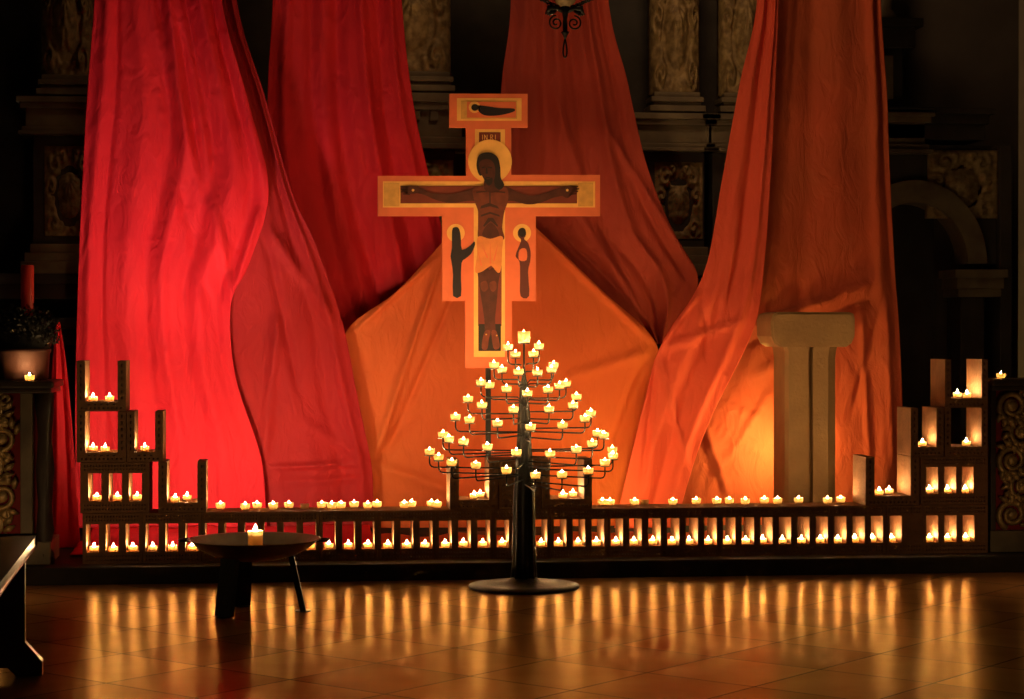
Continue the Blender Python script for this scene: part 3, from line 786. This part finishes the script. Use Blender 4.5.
layer('scroll', smooth_poly([(519.5, 250), (526, 249), (526.5, 260), (519, 260)], 3), M['cross_field'], 4)
layer('hair', ell(522, 232.5, 3.8, 4.6, 14), M['hair'], 4)
layer('shroud_figure', smooth_poly([(477, 106), (486, 106.5), (500, 108.5), (513.5, 109), (513.5, 112), (500, 115.5), (487, 116), (480, 113)], 4), M['robe'], 4)
layer('halo', ell(474.5, 107.5, 5.8, 5.8, 20), M['cross_gold'], 4)
layer('head', ell(474.8, 107.8, 3.6, 3.4, 14), M['hair'], 5)
# post that carries it
bm = bmesh.new(); box(bm, (-.012, -.004, 0.03), (.016, .022, cp(488, 360)[1])); ob('post', bm, M['iron'], cr)
bm = bmesh.new(); box(bm, (-.2, -.12, 0), (.2, .14, .03), .004); ob('foot', bm, M['iron'], cr)

# ------------------------------------------------------------ stone pedestal
YP = 0.9
pa = at(786, 400, YP); pb = at(838, 400, YP); pc = (pa.x + pb.x) / 2; hw = (pb.x - pa.x) / 2
ped = tag(empty('stone_pedestal', (pc, YP, STEP)), 'pale sandstone pillar with rounded block capital and a narrow groove', 'pedestal')
zc0 = at(800, 347, YP).z - STEP; zc1 = at(800, 312, YP).z - STEP; cw = (at(854, 330, YP).x - at(770, 330, YP).x) / 2
bm = bmesh.new()
ch = .055; gx = at(811, 400, YP).x - pc; gw = .013
poly = [(-hw, ch * .5), (-hw + ch * .3, 0), (gx - gw, 0), (gx - gw, .055), (gx + gw, .055), (gx + gw, 0), (hw - ch, 0), (hw, ch), (hw, .28), (-hw, .28)]
zs = [(0, 1.0), (zc0 - .06, 1.0), (zc0 - .025, 1.02), (zc0 + .01, 1.07)]
rings = []
for z, s in zs: rings.append([bm.verts.new((x * s, (.14 + (y - .14) * s), z)) for x, y in poly])
for A, B in zip(rings, rings[1:]):
    for i in range(len(poly)):
        j = (i + 1) % len(poly); bm.faces.new((A[i], A[j], B[j], B[i]))
bm.faces.new(rings[0]); bm.faces.new(rings[-1])
ob('shaft', bm, M['stone'], ped)
prof = [(-cw + .05, zc0), (-cw + .02, zc0 + .02), (-cw + .002, zc0 + .06), (-cw, zc1 - .05), (-cw + .012, zc1 - .012), (-cw + .04, zc1),
        (cw - .03, zc1), (cw - .008, zc1 - .01), (cw, zc1 - .04), (cw - .002, zc0 + .06), (cw - .02, zc0 + .02), (cw - .05, zc0)]
bm = bmesh.new(); prism(bm, prof, -.03, .33)
bmesh.ops.bevel(bm, geom=[e for e in bm.edges if abs(e.verts[0].co.y - e.verts[1].co.y) < 1e-6], offset=.012, segments=2, affect='EDGES')
ob('capital', bm, M['stone'], ped, smooth=False)

# ------------------------------------------------------------ altar rails with carved panels
def spiral(c, r0, turns, a0, sgn, y, n=34):
    pts = []
    for i in range(n):
        t = i / (n - 1); r = r0 * (1 - t) ** .9 + .006; a = a0 + sgn * turns * 2 * math.pi * t
        pts.append((c[0] + r * math.cos(a), y, c[1] + r * math.sin(a)))
    return pts


def scrollwork(bm, x0, x1, z0, z1, y, s=1.0):
    W = x1 - x0; nz = max(2, round((z1 - z0) / (W * .62))); H = (z1 - z0) / nz
    for r in range(nz):
        cz = z0 + (r + .5) * H; sg = 1 if r % 2 else -1
        cx = (x0 + x1) / 2 + sg * W * .12
        R0 = min(W * .42, H * .5)
        p = spiral((cx, cz), R0, 1.9, math.pi / 2 * sg - .4, sg, y); tube(bm, p, [.013 * s * (1 - .5 * i / len(p)) for i in range(len(p))], 7)
        p = spiral((cx - sg * W * .30, cz + H * .38), R0 * .42, 1.3, -math.pi / 2 * sg, -sg, y); tube(bm, p, .008 * s, 6)
        for k in range(14):                      # acanthus leaves off the stem
            a = k * .45 + r; q = (cx + R0 * .98 * math.cos(a), cz + R0 * .98 * math.sin(a))
            e = (q[0] + .045 * s * math.cos(a + .9), q[1] + .045 * s * math.sin(a + .9))
            if not (x0 < e[0] < x1 and z0 < e[1] < z1): continue
            m_ = ((q[0] + e[0]) / 2, (q[1] + e[1]) / 2)
            tube(bm, [(q[0], y, q[1]), (m_[0], y - .008, m_[1]), (e[0], y - .002, e[1])], [.006 * s, .014 * s, .003 * s], 6)
        g = bmesh.ops.create_uvsphere(bm, u_segments=10, v_segments=7, radius=.022 * s)
        for v in g['verts']: v.co = Vector((v.co.x + cx, v.co.y * .6 + y - .004, v.co.z + cz))


def rail(x0, x1, y0, y1, z1, label, stiles, panels, post=None, over=.02):
    r = tag(empty('altar_rail', ((x0 + x1) / 2, y0, STEP)), label, 'altar rail', 'carved altar rails')
    ox = (x0 + x1) / 2
    def B(name, a, b, m, bev=.004):
        bm = bmesh.new(); box(bm, (a[0] - ox, a[1] - y0, a[2] - STEP), (b[0] - ox, b[1] - y0, b[2] - STEP), bev); return ob(name, bm, m, r)
    bm = bmesh.new()
    box(bm, (x0 - over - ox, -.04, z1 - .035 - STEP), (x1 + over - ox, y1 - y0 + .03, z1 - STEP), .01)
    box(bm, (x0 - over * .4 - ox, -.018, z1 - .06 - STEP), (x1 + over * .4 - ox, y1 - y0 + .01, z1 - .034 - STEP), .008)
    ob('ledge', bm, M['darkwood'], r)
    B('bottom_bar', (x0, y0, STEP), (x1, y1, STEP + .11), M['marble'])
    B('backing', (x0 + .01, y0 + .05, STEP + .11), (x1 - .01, y0 + .06, z1 - .06), M['redback'], 0)
    for a, b, m in stiles: B('stile', (a, y0 - .004, STEP + .11), (b, y0 + .06, z1 - .06), m)
    for a, b in panels:
        bm = bmesh.new(); [scrollwork(bm, a - ox + i_ * (b - a) / n_, a - ox + (i_ + 1) * (b - a) / n_, .12, z1 - .07 - STEP, .03, 1.35) for n_ in (max(1, round((b - a) / .24)),) for i_ in range(n_)]; ob('carved_panel', bm, M['giltbright'], r, smooth=True)
    if post:
        a, b = post; bm = bmesh.new(); c = ((a + b) / 2 - ox, .05)
        h = z1 - .06 - STEP
        lathe(bm, [(0, .0), ((b - a) / 2, 0), ((b - a) / 2, .05), ((b - a) * .32, .08), ((b - a) * .45, .16), ((b - a) * .36, h * .35), ((b - a) * .47, h * .55), ((b - a) * .34, h * .75), ((b - a) * .46, h * .9), ((b - a) / 2, h)], 20, (c[0], c[1], 0),
              mod=lambda t, z: 1 + .08 * math.cos(5 * t + z * 40))
        ob('post', bm, M['darkwood'], r, smooth=True)
    return r


zL = at(30, 381, 0).z
xl = at(50, 400, 0).x
rail(xl - 1.0, xl, .0, .38, zL, 'carved gilded openwork altar rail at the left edge behind the bench',
     [(at(20, 400, 0).x, at(32, 400, 0).x, M['marble']), (xl - 1.0, xl - .94, M['marble'])], [(xl - .94 + .33, at(19, 400, 0).x)], post=(at(33, 400, 0).x, at(53, 400, 0).x))
zR = at(1005, 379, 0).z; xr0 = at(990, 400, 0).x
rail(xr0 + .012, xr0 + 1.0, .02, .24, zR, 'carved gilded openwork altar rail at the right edge beside the right stack',
     [(xr0 + .012, xr0 + .04, M['darkwood'])], [(xr0 + .045, xr0 + .53)], over=.0)
p = at(29.5, 378, .02); candle(CUP, (p.x, .02, zL + .0005), 'lit candle cup on the ledge of the left altar rail', None, name='candle_cup')
p = at(1001, 372, .08); candle(CUP, (p.x, .08, zR + .0005), 'lit candle cup on the ledge of the right altar rail', None, name='candle_cup')

# flower arrangement with tall red candle
pp = at(22, 365, .225)
pot = tag(empty('potted_plant', (pp.x, .225, zL)), 'terracotta pot of dark foliage on the left altar rail', 'potted plant')
bm = bmesh.new(); lathe(bm, [(0, 0), (.12, 0), (.128, .01), (.135, .13), (.142, .14), (.142, .155), (.13, .155), (.125, .13), (0, .13)], 32); ob('pot', bm, M['terracotta'], pot, smooth=True)
bm = bmesh.new()
for k in range(1500):
    a = random.uniform(0, 6.283); ph = math.acos(random.uniform(-.25, 1)); rr = .185 * random.uniform(.7, 1.0)
    c0 = Vector((rr * math.sin(ph) * math.cos(a) * 1.0, rr * math.sin(ph) * math.sin(a) * .6, .215 + rr * math.cos(ph) * .85))
    d = Vector((random.gauss(0, 1), random.gauss(0, 1), random.gauss(0, 1) + .6)).normalized(); s = d.cross(Vector((random.random(), random.random(), .3))).normalized()
    L = random.uniform(.02, .035)
    f = [bm.verts.new(c0), bm.verts.new(c0 + d * L * .5 + s * L * .25), bm.verts.new(c0 + d * L), bm.verts.new(c0 + d * L * .5 - s * L * .25)]
    bm.faces.new(f)
g = bmesh.ops.create_icosphere(bm, subdivisions=2, radius=.16)
for v in g['verts']: v.co = Vector((v.co.x, v.co.y * .6, .215 + v.co.z * .75))
ob('foliage', bm, M['leaf'], pot)
q0 = at(21, 300, .225); q1 = at(34, 300, .225); zt_, zb_ = at(27, 265, .225).z, zL + .21
bm = bmesh.new(); rc = (q1.x - q0.x) / 2
lathe(bm, [(0, 0), (rc, 0), (rc, zt_ - zb_ - .004), (rc * .9, zt_ - zb_), (rc * .5, zt_ - zb_ - .006), (0, zt_ - zb_ - .006)], 28)
rcd = ob('pillar_candle', bm, M['redwax'], None, ((q0.x + q1.x) / 2, .225, zb_), smooth=True)
tag(rcd, 'tall unlit red pillar candle standing in the dark foliage at left', 'candle')
bm = bmesh.new(); tube(bm, [(0, 0, zt_ - zb_ - .01), (.001, 0, zt_ - zb_ + .008)], .0012, 6); ob('wick', bm, M['wick'], rcd)

# ------------------------------------------------------------ bench, front left
bn = P(35, 535, 7.2); b2 = P(0, 580, 5.92)
dr = Vector((b2.x - bn.x, b2.y - bn.y, 0)).normalized(); sd = Vector((dr.y, -dr.x, 0))
if sd.x > 0: sd = -sd
bz = EYE - (535 - HORIZON) / FPX * 7.2 - FZ
bench = tag(empty('wooden_bench', (bn.x, bn.y, FZ), math.atan2(dr.y, dr.x)), 'dark varnished wooden bench end jutting in at the lower left', 'bench')
ang = math.atan2(dr.y, dr.x); sy = 1 if Vector((-math.sin(ang), math.cos(ang), 0)).dot(sd) > 0 else -1
bm = bmesh.new(); box(bm, (0, 0, bz - .04), (2.2, sy * .34, bz), .006); ob('seat', bm, M['bench'], bench)
for X in (.05, 1.9):
    bm = bmesh.new()
    w0, w1 = .01, .33
    prof = [(-.03, 0), (-.03, .05), (.03, .12), (.03, bz - .09), (0.0, bz - .041), (.34, bz - .041), (.31, bz - .09), (.31, .12), (.37, .05), (.37, 0), (.28, 0), (.25, .03), (.09, .03), (.06, 0)]
    A = [bm.verts.new((X, sy * a_, z)) for a_, z in prof]; B_ = [bm.verts.new((X + .05, sy * a_, z)) for a_, z in prof]
    bm.faces.new(A); bm.faces.new(list(reversed(B_)))
    for i in range(len(prof)): j = (i + 1) % len(prof); bm.faces.new((A[i], A[j], B_[j], B_[i]))
    ob('leg', bm, M['bench'], bench)
bm = bmesh.new(); box(bm, (.1, sy * .15, .14), (1.9, sy * .19, .22), .004); ob('stretcher', bm, M['bench'], bench)

# ------------------------------------------------------------ hanging wrought-iron lamp
HY = 0.1
hc = at(565, 20, HY); U_ = (at(575, 20, HY).x - hc.x) / 10.0     # metres per px
hl = tag(empty('hanging_lamp', (hc.x, HY, hc.z)), 'black wrought iron hanging lamp with scrolls and pointed drop', 'hanging lamp')
V2 = lambda px, py, y=0: ((px - 565) * U_, y, (20 - py) * U_)
bm = bmesh.new(); lathe(bm, [(0, 11 * U_), (4 * U_, 12 * U_), (9 * U_, 16 * U_), (14 * U_, 24 * U_), (15 * U_, 30 * U_), (14 * U_, 30 * U_), (8 * U_, 18 * U_), (0, 14 * U_)], 28); ob('bowl', bm, M['gilt'], hl, smooth=True)
for s in (-1, 1):
    bm = bmesh.new()
    tube(bm, spiral((s * 9.0 * U_, -3.5 * U_), 6.2 * U_, 1.6, math.pi / 2, -s, 0), .9 * U_, 7)
    tube(bm, [V2(565 + s * 2, 12), V2(565 + s * 8, 9), V2(565 + s * 16, 9), V2(565 + s * 18, 14)], [2 * U_, 2.6 * U_, 3.6 * U_, 1.2 * U_], 8)
    for k in range(5): tube(bm, [V2(565 + s * (10 + k * 1.6), 11), V2(565 + s * (12 + k * 1.9), 17 - abs(k - 2), (k - 2) * .004)], [2.2 * U_, .6 * U_], 6)
    ob('scroll', bm, M['iron'], hl, smooth=True)
    bm = bmesh.new()
    for k in range(16):                                         # twisted links going up and outwards
        a = Vector(V2(565 + s * (6 + k * 3.2), 8 - k * 1.25 - .02 * k * k)); b = Vector(V2(565 + s * (6 + (k + 1.15) * 3.2), 8 - (k + 1.15) * 1.25 - .02 * (k + 1) ** 2))
        tube(bm, [a, a.lerp(b, .3) + Vector((0, .007 * (-1) ** k, 1.0 * U_)), a.lerp(b, .7) + Vector((0, .007 * (-1) ** k, 1.0 * U_)), b], 1.0 * U_, 6)
        tube(bm, [a, a.lerp(b, .5) - Vector((0, .007 * (-1) ** k, 1.3 * U_)), b], 1.0 * U_, 6)
    ob('chain', bm, M['iron'], hl, smooth=True)
bm = bmesh.new(); lathe(bm, [(0, -20 * U_), (1.2 * U_, -19 * U_), (2.2 * U_, -16 * U_), (3.8 * U_, -13.2 * U_), (4 * U_, -12.2 * U_), (2.2 * U_, -11.5 * U_), (2.6 * U_, -4 * U_), (2 * U_, 0), (3 * U_, 6 * U_), (5 * U_, 12 * U_), (0, 13 * U_)], 20); ob('stem', bm, M['iron'], hl, smooth=True)
bm = bmesh.new(); pts = [((2.6 * U_) * math.sin(t) * (0.65 + .35 * math.cos(t / 1 + math.pi)), 0, -28.5 * U_ + 8.8 * U_ * math.cos(t)) for t in (2 * math.pi * i / 20 for i in range(21))]
tube(bm, pts, .9 * U_, 7); ob('drop_ring', bm, M['iron'], hl, smooth=True)

# ------------------------------------------------------------ altarpiece far behind
YA = 2.35
alt = tag(empty('altarpiece', (at(500, 300, YA).x, YA, STEP)), 'dark baroque altarpiece with columns, cornices and carved panels behind the cloths', 'altarpiece')
AO = Vector(alt.location)
ax = lambda px, Y=YA: at(px, 300, Y).x - AO.x
az = lambda py, Y=YA: at(512, py, Y).z - AO.z


def abox(name, px0, px1, py0, py1, ya, yb, m, bev=.006):
    bm = bmesh.new(); box(bm, (ax(px0), ya, az(py1)), (ax(px1), yb, az(py0)), bev); return ob(name, bm, m, alt)


def amould(name, px0, px1, py_top, py_bot, steps, depth, m):
    """cornice: stepped profile that also returns at both ends"""
    bm = bmesh.new(); z1, z0 = az(py_top), az(py_bot); H = z1 - z0
    for f0, f1, out in steps:
        box(bm, (ax(px0) - out, -out, z1 - H * f1), (ax(px1) + out, depth, z1 - H * f0), .005)
    return ob(name, bm, m, alt)


def relief_h(u, v, seed):
    """carved cartouche: oval boss, mask, twin scrolls and leaves; u,v in -1..1"""
    uu = abs(u)
    h = .55 * math.exp(-((uu / .34) ** 4 + ((v + .12) / .42) ** 4))
    h += .35 * math.exp(-((uu / .18) ** 2 + ((v - .05) / .2) ** 2))
    h -= .5 * math.exp(-(((math.hypot(uu / .52, (v + .1) / .6) - 1) / .16) ** 2))
    for cx, cy, s, k in ((.62, -.72, .26, 1), (.55, .62, .3, -1), (.72, .1, .24, 1), (.3, .84, .2, -1)):
        d = math.hypot(uu - cx, v - cy) + 1e-4; a = math.atan2(v - cy, uu - cx)
        h += .75 * math.exp(-(d / s) ** 2 * 1.1) * (.5 + .5 * math.cos(a * k + d * 26))
    h += .28 * noise.noise(Vector((uu * 5 + seed, v * 6, seed)))
    h += .22 * abs(math.sin(7 * math.atan2(v - .3, uu + .01))) * math.exp(-((math.hypot(uu, v - .45) - .45) / .2) ** 2)
    return max(h, -.25)


def relief(name, px0, px1, py0, py1, y, m, depth=.05, round_=0.0, seed=0, n=64, parent=alt):
    x0, x1, z0, z1 = ax(px0), ax(px1), az(py1), az(py0); bm = bmesh.new(); G = []; nv = int(n * (z1 - z0) / (x1 - x0))
    for j in range(nv + 1):
        v = -1 + 2 * j / nv; r = []
        for i in range(n + 1):
            u = -1 + 2 * i / n; edge = min(1, (1 - abs(u)) * 9) * min(1, (1 - abs(v)) * 9)
            yy = y - relief_h(u, v, seed) * depth * edge - round_ * math.sqrt(max(0, 1 - u * u))
            r.append(bm.verts.new(((x0 + x1) / 2 + u * (x1 - x0) / 2, yy, z0 + (z1 - z0) * (v + 1) / 2)))
        G.append(r)
    for j in range(nv):
        for i in range(n): bm.faces.new((G[j][i], G[j][i + 1], G[j + 1][i + 1], G[j + 1][i]))
    # close the back so that the carving has body
    back = {}
    rim = [G[0][i] for i in range(n + 1)] + [G[j][n] for j in range(1, nv + 1)] + [G[nv][i] for i in range(n - 1, -1, -1)] + [G[j][0] for j in range(nv - 1, 0, -1)]
    bk = [bm.verts.new((v.co.x, y + .06, v.co.z)) for v in rim]
    for i in range(len(rim)): j = (i + 1) % len(rim); bm.faces.new((rim[j], rim[i], bk[i], bk[j]))
    bm.faces.new(bk)
    return ob(name, bm, m, parent, smooth=True)


abox('back_panel', -60, 905, -250, 560, .42, .5, M['darkstone'])
# bays: (column px0, px1, pedestal px0, px1, cornice top, cornice bottom)
for (c0, c1, top_, bot, mcol, sd_) in ((40, 92, 103, 140, 'gilt', 1), (372, 452, 95, 150, 'gilt', 2), (652, 702, 112, 150, 'gilt', 3), (722, 772, 112, 150, 'gilt', 4), (880, 915, 105, 150, 'gilt', 5)):
    amould('cornice', c0 - 14, c1 + 10, top_, bot, [(0, .16, .05), (.16, .30, .03), (.30, .78, .0), (.78, .90, .02), (.90, 1.0, .04)], .3, M['marble'])
    if c0 != 880:
        relief('column', c0, c1, -48, top_ - 20, .10, M[mcol], .06, .09, sd_)
        relief('upper_column', c0, c1, -190, -52, .10, M[mcol], .06, .09, sd_ + 30)
        abox('column_collar', c0 - 1, c1 + 1, -52, -48, .0, .2, M['marble'])
        amould('column_base', c0 + 2, c1 - 2, top_ - 22, top_ - 2, [(0, .25, .0), (.25, .5, .02), (.5, .7, .005), (.7, 1, .03)], .2, M['marble'])
        abox('pedestal', c0 - 8, c1 + 4, bot, 262, .05, .32, M['darkstone'])
        relief('carved_panel', c0 + 4, c1 + 2, bot + 10, 238, .045, M['gilt'], .035, 0, sd_ + 10)
        amould('pedestal_foot', c0 - 10, c1 + 6, 246, 275, [(0, .3, .0), (.3, .6, .03), (.6, 1, .05)], .3, M['marble'])
for a, b, y0_, y1_ in ((-60, 400, 275, 300), (-60, 400, 318, 345)): amould('ledge', a, b, y0_, y1_, [(0, .4, .04), (.4, 1, .0)], .35, M['darkstone'])
abox('bracket', 412, 420, 96, 122, -.02, .2, M['marble']); abox('bracket', 430, 438, 96, 122, -.02, .2, M['marble'])
# side bay with round arch on the right
amould('cornice', 876, 985, 103, 135, [(0, .2, .05), (.2, .5, .02), (.5, 1, .0)], .4, M['darkstone'])
amould('upper_cornice', 876, 915, 12, 42, [(0, .3, .04), (.3, 1, .0)], .4, M['darkstone'])
abox('upper_block', 876, 905, 42, 103, .05, .4, M['darkstone']); abox('upper_block', 876, 893, 50, 95, .0, .3, M['marble'])
lathe_bm = bmesh.new(); lathe(lathe_bm, [(0, 0), (.09, 0), (.08, .04), (.05, .08), (.06, .2), (.04, .28), (.055, .36), (.02, .42), (0, .43)], 24, (ax(890), .15, az(12))); ob('urn', lathe_bm, M['marble'], alt, smooth=True)
bm = bmesh.new(); ccx, ccz = ax(915), az(262); ro, ri = ax(987) - ccx, ax(968) - ccx
pts_o = [(ccx + ro * math.cos(a), ccz + ro * 1.12 * math.sin(a)) for a in (math.pi * i / 36 for i in range(37))]
pts_i = [(ccx + ri * math.cos(a), ccz + ri * 1.12 * math.sin(a)) for a in (math.pi * i / 36 for i in range(37))]
prism(bm, pts_o + list(reversed(pts_i)), 0, .25); ob('arch', bm, M['marble'], alt)
bm = bmesh.new()
prism(bm, [(ccx - ro, az(140)), (ccx + ro + .08, az(140)), (ccx + ro + .08, ccz)] + pts_o, .06, .3); ob('spandrel', bm, M['darkstone'], alt)
relief('spandrel_carving', 930, 1000, 145, 215, .05, M['gilt'], .04, 0, 21, 40)
amould('impost', 958, 1002, 268, 296, [(0, .3, .03), (.3, .7, .01), (.7, 1, 0)], .3, M['marble'])
abox('pilaster', 962, 986, 296, 560, .03, .3, M['darkstone']); abox('pilaster', 1000, 1012, 140, 560, .0, .3, M['darkstone'])
abox('niche_back', 905, 965, 150, 560, .62, .66, M['darkstone'])

# cloth lying on the step behind the brick wall, where the hangings run out
def spread(name, px0, px1, m, label, seed, y1=1.40):
    bm = bmesh.new(); G = []; nu, nv = 90, 24
    xa_, xb_ = at(px0, 500, 1.0).x, at(px1, 500, 1.0).x
    for j in range(nv + 1):
        y = .30 + (y1 - .30) * j / nv; r = []
        for i in range(nu + 1):
            x = xa_ + (xb_ - xa_) * i / nu
            z = STEP + .012 + .022 * max(0, noise.noise(Vector((x * 6 + seed, y * 2.2, seed))) + .4) + .02 * (j / nv) ** 4
            r.append(bm.verts.new((x, y + .02 * math.sin(x * 9 + seed), z)))
        G.append(r)
    for j in range(nv):
        for i in range(nu): bm.faces.new((G[j][i], G[j][i + 1], G[j + 1][i + 1], G[j + 1][i]))
    o = ob(name, bm, m, None, smooth=True); sm = o.modifiers.new('thick', 'SOLIDIFY'); sm.thickness = .004; sm.offset = 0
    tag(o, label, 'cloth', None)
spread('spread_cloth', 84, 372, M['red'], 'red cloth spread on the step behind the left windows of the brick wall', 4.0)
spread('spread_cloth', 376, 750, M['orange'], 'orange cloth spread on the step behind the middle of the brick wall', 9.0, .80)
